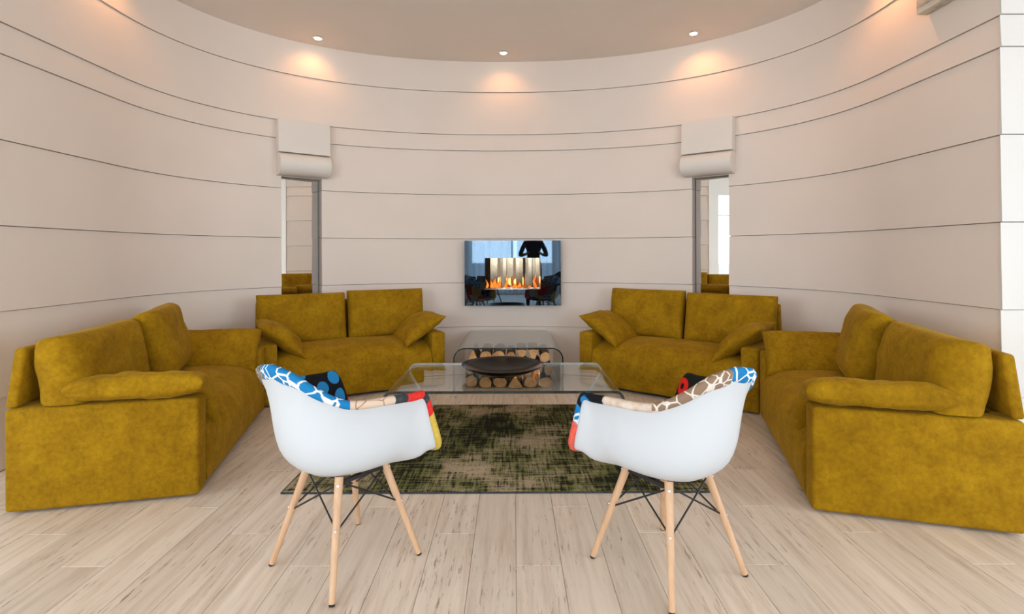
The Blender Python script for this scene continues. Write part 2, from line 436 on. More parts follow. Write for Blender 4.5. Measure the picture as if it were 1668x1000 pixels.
def curtain(x0, x1, y, label):
    V, F = [], []; n = int((x1-x0)/.018); rows = 4
    for i in range(n+1):
        x = x0+(x1-x0)*i/n
        for r in range(rows):
            z = .04 + 2.9*r/(rows-1)
            V.append((x, y + .045*math.sin(x*34 + math.sin(x*7)*1.3)*(1-.25*r/(rows-1)), z))
    for i in range(n):
        for r in range(rows-1): F.append((i*rows+r, (i+1)*rows+r, (i+1)*rows+r+1, i*rows+r+1))
    o = mk('sheer_curtain', V, F, M['curtain'], None, True, 80)
    tag(o, label, 'curtain', 'sheer curtains at the rear windows')
    return o
curtain(-1.75, .05, -4.42, 'white sheer curtain mirrored in the left half of the black fireplace glass')
curtain(.15, 1.9, -4.42, 'white sheer curtain mirrored in the right half of the black fireplace glass')

# ------------------------------------------------------------------ mirrors and scroll corbels in the niches
def niche(sa, sb, side, want):
    pa, pb = at_s(sa), at_s(sb); mid = (pa+pb)/2; d = (pb-pa).normalized(); nn = Vector((d.y, -d.x)); wd = (pb-pa).length
    turn = math.degrees(math.atan2(nn.x, -nn.y)); turn = want-turn
    e = tag(empty('wall_niche_%s' % side), kind='structure')
    e.location = (mid.x, mid.y, 0); e.rotation_euler = (0, 0, math.atan2(d.y, d.x))          # local -y faces the room
    box('niche_back', -wd/2-.05, wd/2+.05, .135, .16, 0, 2.6, M['mirror_edge'], e)
    box('niche_head', -wd/2, wd/2, -.0, .135, 2.04, 2.6, M['wall'], e)
    m = tag(empty('niche_mirror', (mid.x-nn.x*.095, mid.y-nn.y*.095, 0), math.atan2(d.y, d.x)+math.radians(turn)), 
            'tall narrow mirror in the wall niche behind the %s rear sofa' % side, 'mirror')
    box('mirror_glass', -wd/2+.006, wd/2-.006, -.006, 0, .02, 2.03, M['mirror'], m)
    box('mirror_backing', -wd/2+.006, wd/2-.006, .0005, .016, .01, 2.036, M['mirror_edge'], m)
    # corbel
    c = tag(empty('scroll_corbel', (mid.x, mid.y, 2.045), math.atan2(d.y, d.x)), 'cream plaster scroll corbel above the %s niche mirror' % side, 'corbel')
    hw = .252
    def ext(name, prof, hw0, hw1, par):
        k = len(prof); V = [(-hw0 if i < 99 else 0, -o, z) for i, (o, z) in enumerate(prof)] + [(hw0, -o, z) for o, z in prof]
        F = [tuple(range(k)), tuple(range(2*k-1, k-1, -1))] + [(j, (j+1) % k, k+(j+1) % k, k+j) for j in range(k)]
        return mk(name, V, F, M['corbel'], par, True, 30)
    ext('fascia', [(.018, .557), (.125, .557), (.146, .225), (.018, .225)], hw, hw, c)
    arc = [(.018, .0)] + [(.075+.125*math.sin(a), .112-.112*math.cos(a)) for a in [PI*k/14 for k in range(15)]] + [(.018, .224)]
    ext('scroll_roll', arc, hw-.004, hw, c)
niche(SN[0], SN[1], 'left', 43.6)
niche(SN[2], SN[3], 'right', -41.6)

# box on the right-hand wall
wb_ = tag(empty('wall_box', (X0+AX-.017, 3.06, 2.84)), 'pale marbled box fixed high on the right wall near the ceiling', 'wall unit')
box('casing', -.075, 0, 0, .53, 0, .36, M['box_wood'], wb_, .004)
box('face_panel', -.083, -.0755, .03, .50, .04, .32, M['box_wood'], wb_, .003)

# ------------------------------------------------------------------ ceiling downlights
def downlight(x, y, power, label, wx, wy):
    d = tag(empty('downlight', (x, y, CEIL)), label, 'light', 'halogen downlights along the curved ceiling edge')
    lathe('trim_ring', [(.036, -.001), (.036, -.008), (.052, -.006), (.056, -.0005), (.036, -.001)], M['bolt'], d, 28)
    lathe('bulb', [(.0001, -.016), (.016, -.013), (.028, -.006), (.033, -.0015), (.0001, -.0015)], M['bulb'], d, 20)
    ld = bpy.data.lights.new('halogen', 'SPOT'); ld.energy = power; ld.color = (1, .40, .12); ld.spot_size = math.radians(125); ld.spot_blend = .9; ld.shadow_soft_size = .03
    lo = bpy.data.objects.new('halogen_lamp', ld); COL.objects.link(lo); lo.parent = d; lo.location = (0, 0, -.03)
    v = Vector((wx, wy, -1.0)); lo.rotation_euler = v.to_track_quat('-Z', 'Y').to_euler()
downlight(-1.956, 5.42, 5.2, 'lit halogen downlight above the left scroll corbel', -.25, .25)
downlight(-.087, 5.83, 4.8, 'lit halogen downlight in the middle above the fireplace', 0, .35)
downlight(1.812, 5.33, 7.5, 'lit halogen downlight above the right scroll corbel', .25, .25)
downlight(-2.70, 3.90, 6, 'halogen downlight over the left sofa beyond the picture edge', -.35, 0)
downlight(2.53, 3.86, 12, 'halogen downlight over the right sofa next to the wall box', .35, 0)

# ------------------------------------------------------------------ wall fireplace
def fireplace():
    fx0, fx1, fz0, fz1, fy = -.531, .545, .673, 1.398, 5.985
    ox0, ox1, oz0, oz1 = -.304, .318, .853, 1.205
    e = tag(empty('wall_fireplace', ((fx0+fx1)/2, fy, fz0)), 'black glass wall fireplace with steel firebox and small orange flames', 'fireplace')
    def L(o): o.location = (-(fx0+fx1)/2, -fy, -fz0); return o
    bm = bmesh.new()
    xs = [fx0, ox0, ox1, fx1]; zs = [fz0, oz0, oz1, fz1]
    g = {}
    for yk, y in ((0, fy), (1, fy+.012)):
        for i, x in enumerate(xs):
            for j, z in enumerate(zs): g[yk, i, j] = bm.verts.new((x, y, z))
    for i in range(3):
        for j in range(3):
            if (i, j) == (1, 1): continue
            for yk in (0, 1): bm.faces.new([g[yk, i, j], g[yk, i+1, j], g[yk, i+1, j+1], g[yk, i, j+1]])
    for ring in ([(0,0),(1,0),(2,0),(3,0),(3,1),(3,2),(3,3),(2,3),(1,3),(0,3),(0,2),(0,1)], [(1,1),(2,1),(2,2),(1,2)]):
        for a, b in zip(ring, ring[1:]+ring[:1]): bm.faces.new([g[0, *a], g[0, *b], g[1, *b], g[1, *a]])
    L(mkbm('glass_front', bm, M['black_glass'], e))
    bm = bmesh.new()
    for q in ((fx0+.01, ox0-.004, fz0+.01, fz1-.01), (ox1+.004, fx1-.01, fz0+.01, fz1-.01), (ox0-.004, ox1+.004, fz0+.01, oz0-.004), (ox0-.004, ox1+.004, oz1+.004, fz1-.01)):
        bm_box(bm, q[0], q[1], fy+.0125, fy+.095, q[2], q[3])
    L(mkbm('housing', bm, M['black_plastic'], e))
    # folded polished steel back of the firebox
    n = 13; V, F = [], []
    for i in range(n+1):
        x = ox0 + (ox1-ox0)*(i+(.25 if i % 3 == 1 and i < n else 0))/n; y = fy + (.045 if i % 2 else .09)
        V += [(x, y, oz0), (x, y, oz1)]
    for i in range(n): F.append((2*i, 2*i+2, 2*i+3, 2*i+1))
    fb = L(mk('firebox_back', V, F, M['steel'], e))
    bm = bmesh.new()
    bm_box(bm, ox0, ox1, fy+.001, fy+.06, oz0-.003, oz0+.012); 
    L(mkbm('burner_tray', bm, M['steel'], e))
    for k, (x, h, r) in enumerate(((-.285, .10, .016), (-.228, .085, .028), (-.185, .11, .032), (-.145, .07, .024), (-.06, .15, .018), (.035, .06, .028), (.075, .07, .024), (.185, .03, .022), (.255, .17, .018))):
        pr = [(.0001, 0), (r*.8, h*.06), (r, h*.2), (r*.72, h*.45), (r*.34, h*.75), (.0008, h)]
        Vf, Ff = lathe_vf(pr, 12)
        Vf = [(x + vx + .012*math.sin(vz*40+k), fy+.032+vy*.55, oz0+.0125+vz) for vx, vy, vz in Vf]
        L(mk('flame', Vf, Ff, M['flame'], e, True, 80))
    ld = bpy.data.lights.new('fire_glow', 'POINT'); ld.energy = .8; ld.color = (1, .4, .1); ld.shadow_soft_size = .05
    lo = bpy.data.objects.new('fire_glow', ld); COL.objects.link(lo); lo.parent = e; lo.location = (0, .03, .26)
fireplace()

# ------------------------------------------------------------------ rug
def rug():
    V, F = [], []
    x0, x1, y0, y1 = -1.205, 1.035, 2.80, 4.41; nx, ny = 40, 30; 
    bm = bmesh.new(); bm_box(bm, x0, x1, y0, y1, .0008, .011, .004, 2)
    e = tag(empty('area_rug', ((x0+x1)/2, (y0+y1)/2, 0)), 'distressed olive green and black area rug under the glass coffee table', 'rug')
    o = mkbm('pile', bm, M['rug'], e, True, 50); o.location = (-(x0+x1)/2, -(y0+y1)/2, 0)
    bm = bmesh.new()
    for (a, b, c, d) in ((x0-.006, x1+.006, y0-.006, y0-.0005), (x0-.006, x1+.006, y1+.0005, y1+.006), (x0-.006, x0-.0005, y0, y1), (x1+.0005, x1+.006, y0, y1)): bm_box(bm, a, b, c, d, .0005, .009)
    o = mkbm('bound_edge', bm, M['f_grey'], e); o.location = (-(x0+x1)/2, -(y0+y1)/2, 0)
rug()

# ------------------------------------------------------------------ soft shapes
def pillow_vf(w_, l_, t_, p=2.6, q=.5, pinch=.07, n=18, seed=0, wr=.008):
    V, F = [], []; idx = {}
    rnd = random.Random(seed); off = Vector((rnd.uniform(-50, 50), rnd.uniform(-50, 50), 0))
    def pos(i, j, sg):
        u = math.sin(PI/2*(2*i/n-1)); v = math.sin(PI/2*(2*j/n-1))
        x = u*w_/2*(1-pinch*(1-v*v)*u*u); y = v*l_/2*(1-pinch*(1-u*u)*v*v)
        th = t_/2*(max(0, 1-abs(u)**p)*max(0, 1-abs(v)**p))**q
        z = sg*th
        ed = max(0, 1-abs(u)**6)*max(0, 1-abs(v)**6)
        nz = noise.noise(Vector((x*7, y*7, sg*3))+off)*wr + noise.noise(Vector((x*16, y*16, sg*5))+off)*wr*.5
        return Vector((x, y, z + nz*(.4+ed)))
    for sg in (1, -1):
        for i in range(n+1):
            for j in range(n+1):
                if sg == -1 and (i in (0, n) or j in (0, n)): idx[sg, i, j] = idx[1, i, j]; continue
                idx[sg, i, j] = len(V); V.append(pos(i, j, sg))
        for i in range(n):
            for j in range(n):
                f = [idx[sg, i, j], idx[sg, i+1, j], idx[sg, i+1, j+1], idx[sg, i, j+1]]
                F.append(tuple(f if sg == 1 else f[::-1]))
    return V, F

SW, SD = 1.6, .845          # sofa width and depth
ARM, ARMH, SEATH, BACKH = .135, .51, .415, .80
def sofa_base(name, label, loc, rz):
    """local x along the width (0..SW), y from the front (0) to the back (SD)"""
    e = tag(empty(name, loc, rz), label, 'sofa', 'mustard velvet sofas around the rug')
    box('plinth', .09, SW-.09, .06, SD-.08, .0, .05, M['black_plastic'], e)
    for s in (0, 1):
        x0 = 0 if s == 0 else SW-ARM
        bm = bmesh.new(); bm_box(bm, x0, x0+ARM, .0, SD-.005, .012, ARMH, .018, 3)
        for v in bm.verts:
            n_ = noise.noise(v.co*3+Vector((s*9, loc[0]*5, 0)))*.006; v.co.x += n_; v.co.z += n_ if v.co.z > .3 else 0
        mkbm('arm', bm, M['velvet'], e, True, 60)
    # seat: slip-covered bench, crowned top running over the front to the floor
    prof = [(SD-.15, .06), (SD-.15, SEATH-.005), (.55, SEATH+.012), (.35, SEATH+.016), (.2, SEATH+.008), (.1, SEATH-.012), (.04, SEATH-.045), (.005, SEATH-.10), (-.012, SEATH-.17), (-.014, .2), (-.008, .1), (.0, .032), (.05, .028)]
    xs = [ARM+.002 + (SW-2*ARM-.004)*k/24 for k in range(25)]; V, F = [], []; k = len(prof)
    for x in xs:
        c = 1-abs((x-SW/2)/(SW/2-ARM))**3
        for i, (y, z) in enumerate(prof):
            top = 1 if 1 < i < 8 else 0
            V.append((x, y - (.018*c if 5 <= i <= 10 else 0), z + (.018*c-.012*(1-c))*top + noise.noise(Vector((x*4, y*4, z*4+loc[0]*7)))*.006*(1 if i not in (0, 12) else 0)))
    for a in range(24):
        for j in range(k): F.append((a*k+j, a*k+(j+1) % k, (a+1)*k+(j+1) % k, (a+1)*k+j))
    F += [tuple(range(k)), tuple(24*k+j for j in range(k-1, -1, -1))]
    mk('seat', V, F, M['velvet'], e, True, 50)
    bm = bmesh.new(); bm_box(bm, .006, SW-.006, SD-.055, SD-.005, ARMH+.002, BACKH, .016, 3)
    for v in bm.verts:
        if v.co.z > .6: v.co.y -= .035
    mkbm('back_frame', bm, M['velvet'], e, True, 60)
    box('back_panel', ARM+.003, SW-ARM-.003, SD-.078, SD-.006, .03, ARMH, M['velvet'], e)
    return e
def back_cushion(e, cx, w_, tilt, rz=0, dy=0, dz=0, h=.47, t=.20, seed=0, lean=0):
    V, F = pillow_vf(w_, h, t, 5, .30, .02, 22, seed, .012)
    m = Matrix.Translation((cx, SD-.225+dy, SEATH+h/2-.005+dz)) @ Matrix.Rotation(rz, 4, 'Z') @ Matrix.Rotation(lean, 4, 'Y') @ Matrix.Rotation(PI/2-tilt, 4, 'X')
    P = [m @ v for v in V]
    for v in P:                                   # rests on the arm top where it overhangs the arm
        if (v.x < ARM+.012 or v.x > SW-ARM-.012) and v.z < ARMH+.004: v.z = ARMH+.004
        v.y = min(v.y, SD-.082-.035*max(0, min(1, (v.z-ARMH)/(BACKH-ARMH))) + (.05*(v.z-BACKH)/.08 if v.z > BACKH else 0))
        v.z = max(v.z, SEATH-.0)
    o = mk('back_cushion', P, F, M['velvet'], e, True, 70)
    return o
def arm_pillow(sofa, side, label, tilt=24, yaw=0, y=.36, seed=0, l_=.64, w_=.40, t_=.145, droop=.10, dx=0, dz=0, p=2.4, pinch=.09, q=.5):
    V, F = pillow_vf(w_, l_, t_, p, q, pinch, 20, seed, .012)
    sg = 1 if side == 'low' else -1          # low: arm at x = 0
    W = []
    for v in V:
        v = v.copy(); a = v.x/w_                     # -.5 outer .. +.5 inner
        v.z -= droop*max(0, a+.12)**1.5              # droops to the seat on the inner side
        W.append(v)
    px = (.165+dx) if sg == 1 else SW-.165-dx
    rot = Matrix.Rotation(math.radians(tilt), 4, 'Y')
    loc = Matrix.Translation((px, y, ARMH+.065+dz)) @ Matrix.Rotation(math.radians(yaw)*sg, 4, 'Z')
    if sg == 1: W = [loc @ (rot @ v) for v in W]
    else: W = [loc @ Vector((-(rot @ v).x, (rot @ v).y, (rot @ v).z)) for v in W]
    c = Vector((px, y, ARMH)); 
    o = mk('arm_pillow', [v-c for v in W], F, M['velvet'], None, True, 70)
    o.matrix_world = sofa_mat(sofa) @ Matrix.Translation(c)
    tag(o, label, 'pillow', 'mustard arm pillows')
    return o
def sofa_mat(e): return Matrix.Translation(e.location) @ Matrix.Rotation(e.rotation_euler.z, 4, 'Z')

# rear left: front-left corner (-2.047,4.339) to front-right (-.641,5.087)
sRL = sofa_base('two_seat_sofa', 'mustard velvet two-seat sofa left of the fireplace, below the left niche mirror', (-2.047, 4.339, 0), math.atan2(.748, 1.406))
back_cushion(sRL, .40, .795, .20, .01, 0, .0, .47, seed=3); back_cushion(sRL, 1.20, .77, .20, -.01, 0, .01, .475, seed=4)
arm_pillow(sRL, 'low', 'saggy mustard pillow over the left arm of the sofa left of the fireplace', 29, 0, .27, 11, l_=.54, w_=.47, t_=.17, droop=.16, dx=.03, dz=-.025)
arm_pillow(sRL, 'high', 'pointed mustard pillow on the right arm of the sofa left of the fireplace', 28, 0, .27, 12, l_=.54, w_=.47, t_=.175, dx=.035, dz=-.025)
# rear right: front-left (.639,5.116) to front-right (1.892,4.121)
sRR = sofa_base('two_seat_sofa', 'mustard velvet two-seat sofa right of the fireplace, below the right niche mirror', (.639, 5.116, 0), math.atan2(-.995, 1.253))
back_cushion(sRR, .40, .77, .20, .01, 0, .01, .475, seed=5); back_cushion(sRR, 1.20, .795, .20, -.01, 0, .0, .47, seed=6)
arm_pillow(sRR, 'low', 'pointed mustard pillow on the left arm of the sofa right of the fireplace', 28, 0, .27, 13, l_=.54, w_=.47, t_=.175, dx=.035, dz=-.025)
arm_pillow(sRR, 'high', 'saggy mustard pillow over the right arm of the sofa right of the fireplace', 29, 0, .27, 14, l_=.54, w_=.47, t_=.17, droop=.16, dx=.03, dz=-.025)
# left side sofa: near front corner (-1.62,2.763); its width axis points away from the camera
sL = sofa_base('two_seat_sofa', 'mustard velvet sofa along the left wall, seen from its near arm', (-1.62, 2.763, 0), math.atan2(.972, -.235))
back_cushion(sL, .395, .80, .16, -.02, 0, .0, .44, .25, seed=7); back_cushion(sL, 1.16, .74, .26, .16, -.06, .02, .46, .22, seed=8)
arm_pillow(sL, 'low', 'long mustard pillow on the near arm of the sofa along the left wall', 8, 0, .275, 15, l_=.62, w_=.34, t_=.13, droop=.45, dx=-.04, dz=-.005, p=4.5, pinch=.02, q=.33)
arm_pillow(sL, 'high', 'long mustard pillow on the far arm of the sofa along the left wall', 40, 0, .38, 16, l_=.74, w_=.36, dx=.01, dz=-.045, p=4.5, pinch=.02, q=.33)
# right side sofa: its far front corner is the start of the width axis
sR = sofa_base('two_seat_sofa', 'mustard velvet sofa along the right wall, seen from its near arm', (1.898, 4.113, 0), math.atan2(-.958, -.285))
back_cushion(sR, 1.205, .80, .16, .02, 0, .0, .44, .25, seed=9); back_cushion(sR, .44, .74, .26, -.16, -.06, .02, .46, .22, seed=10)
arm_pillow(sR, 'high', 'long mustard pillow on the near arm of the sofa along the right wall', 8, 0, .275, 17, l_=.62, w_=.34, t_=.13, droop=.45, dx=-.04, dz=-.005, p=4.5, pinch=.02, q=.33)
arm_pillow(sR, 'low', 'long mustard pillow on the far arm of the sofa along the right wall', 40, 0, .38, 18, l_=.74, w_=.36, dx=.01, dz=-.045, p=4.5, pinch=.02, q=.33)

# ------------------------------------------------------------------ bent glass tables
def arc_pts(c, r, a0, a1, n=8): return [(c[0]+r*math.cos(a0+(a1-a0)*k/n), c[1]+r*math.sin(a0+(a1-a0)*k/n)) for k in range(n+1)]
def bent_glass(e, half, y0, y1, th, m_edge_back):
    """half: open profile polyline (x,z) of the sheet's centre line; extruded y0..y1 with thickness th"""
    pts = [Vector(p) for p in half]; n = len(pts); L_, R_ = [], []
    for i, p in enumerate(pts):
        d = (pts[min(i+1, n-1)]-pts[max(i-1, 0)]).normalized(); nn = Vector((-d.y, d.x)); L_.append(p+nn*th/2); R_.append(p-nn*th/2)
    V, F = [], []
    for y in (y0, y1):
        for q in L_: V.append((q.x, y, q.y))
        for q in R_: V.append((q.x, y, q.y))
    A = lambda yi, s, i: yi*2*n + s*n + i
    for i in range(n-1):
        for s in (0, 1): F.append((A(0, s, i), A(0, s, i+1), A(1, s, i+1), A(1, s, i)))
    for i in (0, n-1): F.append((A(0, 0, i), A(0, 1, i), A(1, 1, i), A(1, 0, i)))
    mk('glass_sheet', V, F, M['glass'], e, True, 50)
    for y, me, nm in ((y0, M['glass_edge'], 'front_edge'), (y1, m_edge_back, 'back_edge')):
        V2, F2 = [], []; dy = -.004 if y == y0 else .004
        for yy in (y+dy*.1, y+dy):
            for q in L_: V2.append((q.x, yy, q.y))
            for q in R_: V2.append((q.x, yy, q.y))
        for i in range(n-1):
            for yi in (0, 1): F2.append((A(yi, 0, i), A(yi, 0, i+1), A(yi, 1, i+1), A(yi, 1, i)))
            for s in (0, 1): F2.append((A(0, s, i), A(0, s, i+1), A(1, s, i+1), A(1, s, i)))
        for i in (0, n-1): F2.append((A(0, 0, i), A(0, 1, i), A(1, 1, i), A(1, 0, i)))
        mk(nm, V2, F2, me, e)
ct = tag(empty('glass_coffee_table', (-.055, 3.73, .0118)), 'clear bent glass coffee table with scrolled sides standing on the rug', 'table')
def ct_profile():
    T = .385
    right = [(.66, T)] + arc_pts((.69, T-.05), .05, PI/2, -PI*.20, 8)[1:] + [(.66, .19)] + arc_pts((.635, .0765), .068, PI*.80, PI*1.5, 10) + [(.72, .0085)]
    return [(-x, z) for x, z in right[::-1]] + right
bent_glass(ct, ct_profile(), -.425, .425, .016, M['glass_edge_light'])
ft = tag(empty('glass_side_table', (-.036, 5.36, 0)), 'clear bent glass table arched over the firewood below the fireplace', 'table')
def ft_profile():
    R = .10; T = .40; h = .49
    right = [(h-R, T)] + arc_pts((h-R, T-R), R, PI/2, 0, 10)[1:] + [(h, .004)]
    return [(-x, z) for x, z in right[::-1]] + right
bent_glass(ft, ft_profile(), -.54, .55, .011, M['glass_edge_light'])

# black dish on the coffee table
dish = tag(empty('shallow_dish', (-.068, 3.74, .0118+.394)), 'wide shallow black glazed dish on the glass coffee table', 'dish')
lathe('bowl', [(.0001, .004), (.085, .004), (.09, .0), (.105, .0), (.11, .006), (.19, .026), (.262, .058), (.283, .074), (.286, .078), (.281, .078), (.255, .066), (.18, .036), (.10, .018), (.0001, .015)], M['black_ceramic'], dish, 56)

# firewood
def log_mesh(kind, rnd):
    L_ = rnd.uniform(.40, .46)
    if kind == 'wedge':
        k = 3; pts = [(0, .5), (-.5, -.4), (.5, -.45)]
        poly = []
        for i in range(3):
            a, b = Vector(pts[i]), Vector(pts[(i+1) % 3])
            for t in (0, .35, .7): 
                p = a.lerp(b, t); 
                if i == 1: p.y -= .12*math.sin(PI*t)
                poly.append(p + Vector((rnd.uniform(-.05, .05), rnd.uniform(-.05, .05))))
    else:
        n = 9; poly = [Vector((.52*math.cos(2*PI*i/n)*rnd.uniform(.82, 1.05), .48*math.sin(2*PI*i/n)*rnd.uniform(.82, 1.05))) for i in range(n)]
    return poly, L_
rl = random.Random(5)
pile = []
for r_, (zc, hh, xa_, xb_) in enumerate(((.062, .118, -.43, .41), (.182, .116, -.43, .40), (.300, .112, -.40, .38))):
    x_ = xa_
    while x_ < xb_-.05:
        ww = min(rl.uniform(.095, .15), xb_-x_); pile.append((x_+ww/2, zc, ww-.008, hh)); x_ += ww
rows = ['bottom', 'middle', 'top']; cnt = {}
names = ['first', 'second', 'third', 'fourth', 'fifth', 'sixth', 'seventh', 'eighth', 'ninth']
for (x, z, w_, h_) in pile:
    row = rows[0 if z < .1 else 1 if z < .2 else 2]; cnt[row] = cnt.get(row, 0)+1
    kind = rl.choice(['wedge', 'round', 'round']); poly, L_ = log_mesh(kind, rl)
    flip = -1 if (kind == 'wedge' and rl.random() < .5) else 1
    yf = rl.uniform(-.03, .03)
    e = tag(empty('firewood_log', (-.02+x, 5.0+yf, z-h_/2)), 'split firewood log, %s from the left in the %s row under the glass side table' % (names[cnt[row]-1], row), 'log', 'firewood under the glass side table')
    n = len(poly); P = [(p.x*w_*.99, p.y*flip*h_*.98+h_/2) for p in poly]
    lo = min(p[1] for p in P); P = [(max(-w_/2, min(w_/2, a)), min(b-lo, h_)) for a, b in P]
    mk('bark', [(a, 0, b) for a, b in P] + [(a*.96, L_, b) for a, b in P], [(i, (i+1) % n, n+(i+1) % n, n+i) for i in range(n)] + [tuple(range(n, 2*n))], M['bark'], e)
    mk('cut_end', [(a*.985, -.002, b) for a, b in P] + [(a*.985, .0, b) for a, b in P], [tuple(range(n))] + [(i, (i+1) % n, n+(i+1) % n, n+i) for i in range(n)], M['log_end'], e)

# ------------------------------------------------------------------ shell armchairs
K = .94
HALF = [(0, .275, .425), (.10, .273, .425), (.18, .262, .433), (.238, .252, .443), (.285, .236, .470), (.297, .195, .575), (.304, .150, .682), (.298, .085, .690), (.285, -.02, .697), (.262, -.10, .698), (.232, -.17, .708), (.185, -.24, .752), (.115, -.298, .810), (0, -.315, .832)]
def catmull(P, n):
    out = []
    Q = [Vector(P[0])*2-Vector(P[1])] + [Vector(p) for p in P] + [Vector(P[-1])*2-Vector(P[-2])]
    for i in range(1, len(Q)-2):
        for k in range(n):
            t = k/n; a, b, c, d = Q[i-1:i+3]
            out.append(.5*((2*b)+(-a+c)*t+(2*a-5*b+4*c-d)*t*t+(-a+3*b-3*c+d)*t**3))
    out.append(Vector(P[-1])); return out
NSUB = 4
_h = catmull(HALF, NSUB)                 # 13*4+1 = 53 points
RIM = _h + [Vector((-v.x, v.y, v.z)) for v in _h[-2:0:-1]]    # closed loop of 104: right side first, then left side
NR = len(RIM)
PATH = [(0, 0, 0), (.2, .28, .03), (.4, .50, .115), (.55, .65, .245), (.7, .74, .43), (.82, .79, .62), (.92, .87, .83), (1, 1, 1)]
PTH = catmull([(p[1], p[2], 0) for p in PATH], 2); NV = len(PTH)
ZS = .405
def surf(i, j):
    """j = -2,-1 rings towards the seat centre, 0..NV-1 from the seat ring to the rim"""
    R = RIM[i % NR]; S = Vector((R.x*.34, R.y*.34-.005, ZS))
    if j < 0: f = (j+3)/3; return Vector((S.x*f, S.y*f, ZS - .004*(1-f)))
    h, w_ = PTH[j].x, PTH[j].y
    return Vector((S.x+(R.x-S.x)*h, S.y+(R.y-S.y)*h, S.z+(R.z-S.z)*w_))
def surf_n(i, j):
    a = surf(i+1, j)-surf(i-1, j); b = surf(i, min(j+1, NV-1))-surf(i, max(j-1, -2)); n = a.cross(b)
    n = n.normalized() if n.length > 1e-9 else Vector((0, 0, 1))
    c = Vector((0, .02, .62))-surf(i, j)
    return n if n.dot(c) > 0 else -n
GRID = list(range(-2, NV))
IN = {(i, j): surf_n(i, j) for i in range(NR) for j in GRID}
def shell_mesh(name, m, parent, t0=0.0, t1=-.007):
    V, F = [], []; id_ = {}
    for s, t in ((0, t0), (1, t1)):
        for j in GRID:
            for i in range(NR): id_[s, i, j] = len(V); V.append(surf(i, j)+IN[i, j]*t)
    c = [len(V), len(V)+1]; V += [Vector((0, 0, ZS-.004+t0)), Vector((0, 0, ZS-.004+t1))]
    for s in (0, 1):
        for j in GRID[:-1]:
            for i in range(NR): F.append((id_[s, i, j], id_[s, (i+1) % NR, j], id_[s, (i+1) % NR, j+1], id_[s, i, j+1]))
        for i in range(NR): F.append((c[s], id_[s, i, -2], id_[s, (i+1) % NR, -2]))
    for i in range(NR): F.append((id_[0, i, NV-1], id_[0, (i+1) % NR, NV-1], id_[1, (i+1) % NR, NV-1], id_[1, i, NV-1]))
    return mk(name, V, F, m, parent, True, 60)
def pad_columns():
    """upholstery cross-section for every rim position: list of points from the seat centre over the rim to the outside"""
    cols = []
    for i in range(NR):
        c = []
        for j in GRID[:-1]: c.append(surf(i, j)+IN[i, j]*(.020 if j >= 0 else .022))
        R = surf(i, NV-1); up = (R-surf(i, NV-2)).normalized(); n = IN[i, NV-1]
        R0 = surf(i, NV-2)
        k = min(i, NR-i); g = .032*max(0, 1-abs(k-50)/9)
        c += [R+n*.020+up*.002, R+n*.013+up*.017, R-n*.001+up*.021, R-n*.012+up*.014, R-n*.014-up*(.002+g*.8), R-n*.0085-up*(.006+g)]
        cols.append(c)
    return cols
PADC = pad_columns(); NP = len(PADC[0])
def pad_patch(m, parent, i0, i1, j0, j1):
    V, F = [], []; n = i1-i0+1; k = j1-j0+1
    for i in range(i0, i1+1):
        for j in range(j0, j1+1): V.append(PADC[i % NR][j])
    for a in range(n-1):
        for b in range(k-1): F.append((a*k+b, (a+1)*k+b, (a+1)*k+b+1, a*k+b+1))
    return mk('fabric_patch', V, F, m, parent, True, 80)
def chair_base(e, legmat):
    FT, TP = .206, .105; ztop, zbot = ZS-.004, .0
    for sx in (-1, 1):
        for sy in (-1, 1):
            top = Vector((sx*TP, sy*TP, ztop)); ft = Vector((sx*FT, sy*FT, .008)); d = (ft-top)
            lg = tube('leg', top, ft, .0165, .0115, legmat, e, 18)
            tube('foot_glide', ft+d*.0, ft+d.normalized()*.0081, .0118, .010, M['black_plastic'], lg, 14)
            out = Vector((sx, sy, .25)).normalized()
            for f in (.07, .44):
                p = top + d*f; r = .0165-.005*f
                tube('bolt', p+out*(r-.002), p+out*(r+.0022), .0055, .005, M['bolt'], lg, 12)
    corners = [(-1, -1), (1, -1), (1, 1), (-1, 1)]
    for k in range(4):
        a, b = corners[k], corners[(k+1) % 4]
        P = lambda c, f: Vector((c[0]*(TP+(FT-TP)*f), c[1]*(TP+(FT-TP)*f), ztop*(1-f)))
        for p, q in ((a, b), (b, a)):
            p0 = P(p, .05); q0 = P(q, .44)
            q0 = q0 + (p0-q0).normalized()*.012; p0 = p0 + (q0-p0).normalized()*.012
            off = Vector((0, 0, .004 if p == a else -.004))
            tube('brace_rod', p0+off, q0+off, .0036, .0036, M['rod'], e, 8)
    bm = bmesh.new()
    bm_box(bm, -TP-.012, TP+.012, -.012, .012, ztop-.016, ztop-.004); bm_box(bm, -.012, .012, -TP-.012, -.0121, ztop-.016, ztop-.004); bm_box(bm, -.012, .012, .0121, TP+.012, ztop-.016, ztop-.004)
    for sx in (-1, 1):
        for (x0, x1, y0, y1) in ((sx*TP-.010, sx*TP+.010, -TP, TP),): bm_box(bm, x0, x1, y0, y1, ztop-.030, ztop-.0165)
    mkbm('mount_frame', bm, M['rod'], e)
def armchair(label, loc, rz, layout):
    e = tag(empty('shell_armchair', loc, rz), label, 'chair', 'patchwork shell armchairs')
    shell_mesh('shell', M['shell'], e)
    up = empty('upholstery'); up.parent = e
    for (i0, i1, j0, j1, m) in layout: pad_patch(M[m], up, i0, i1, j0, j1)
    chair_base(e, M['beech'])
    return e
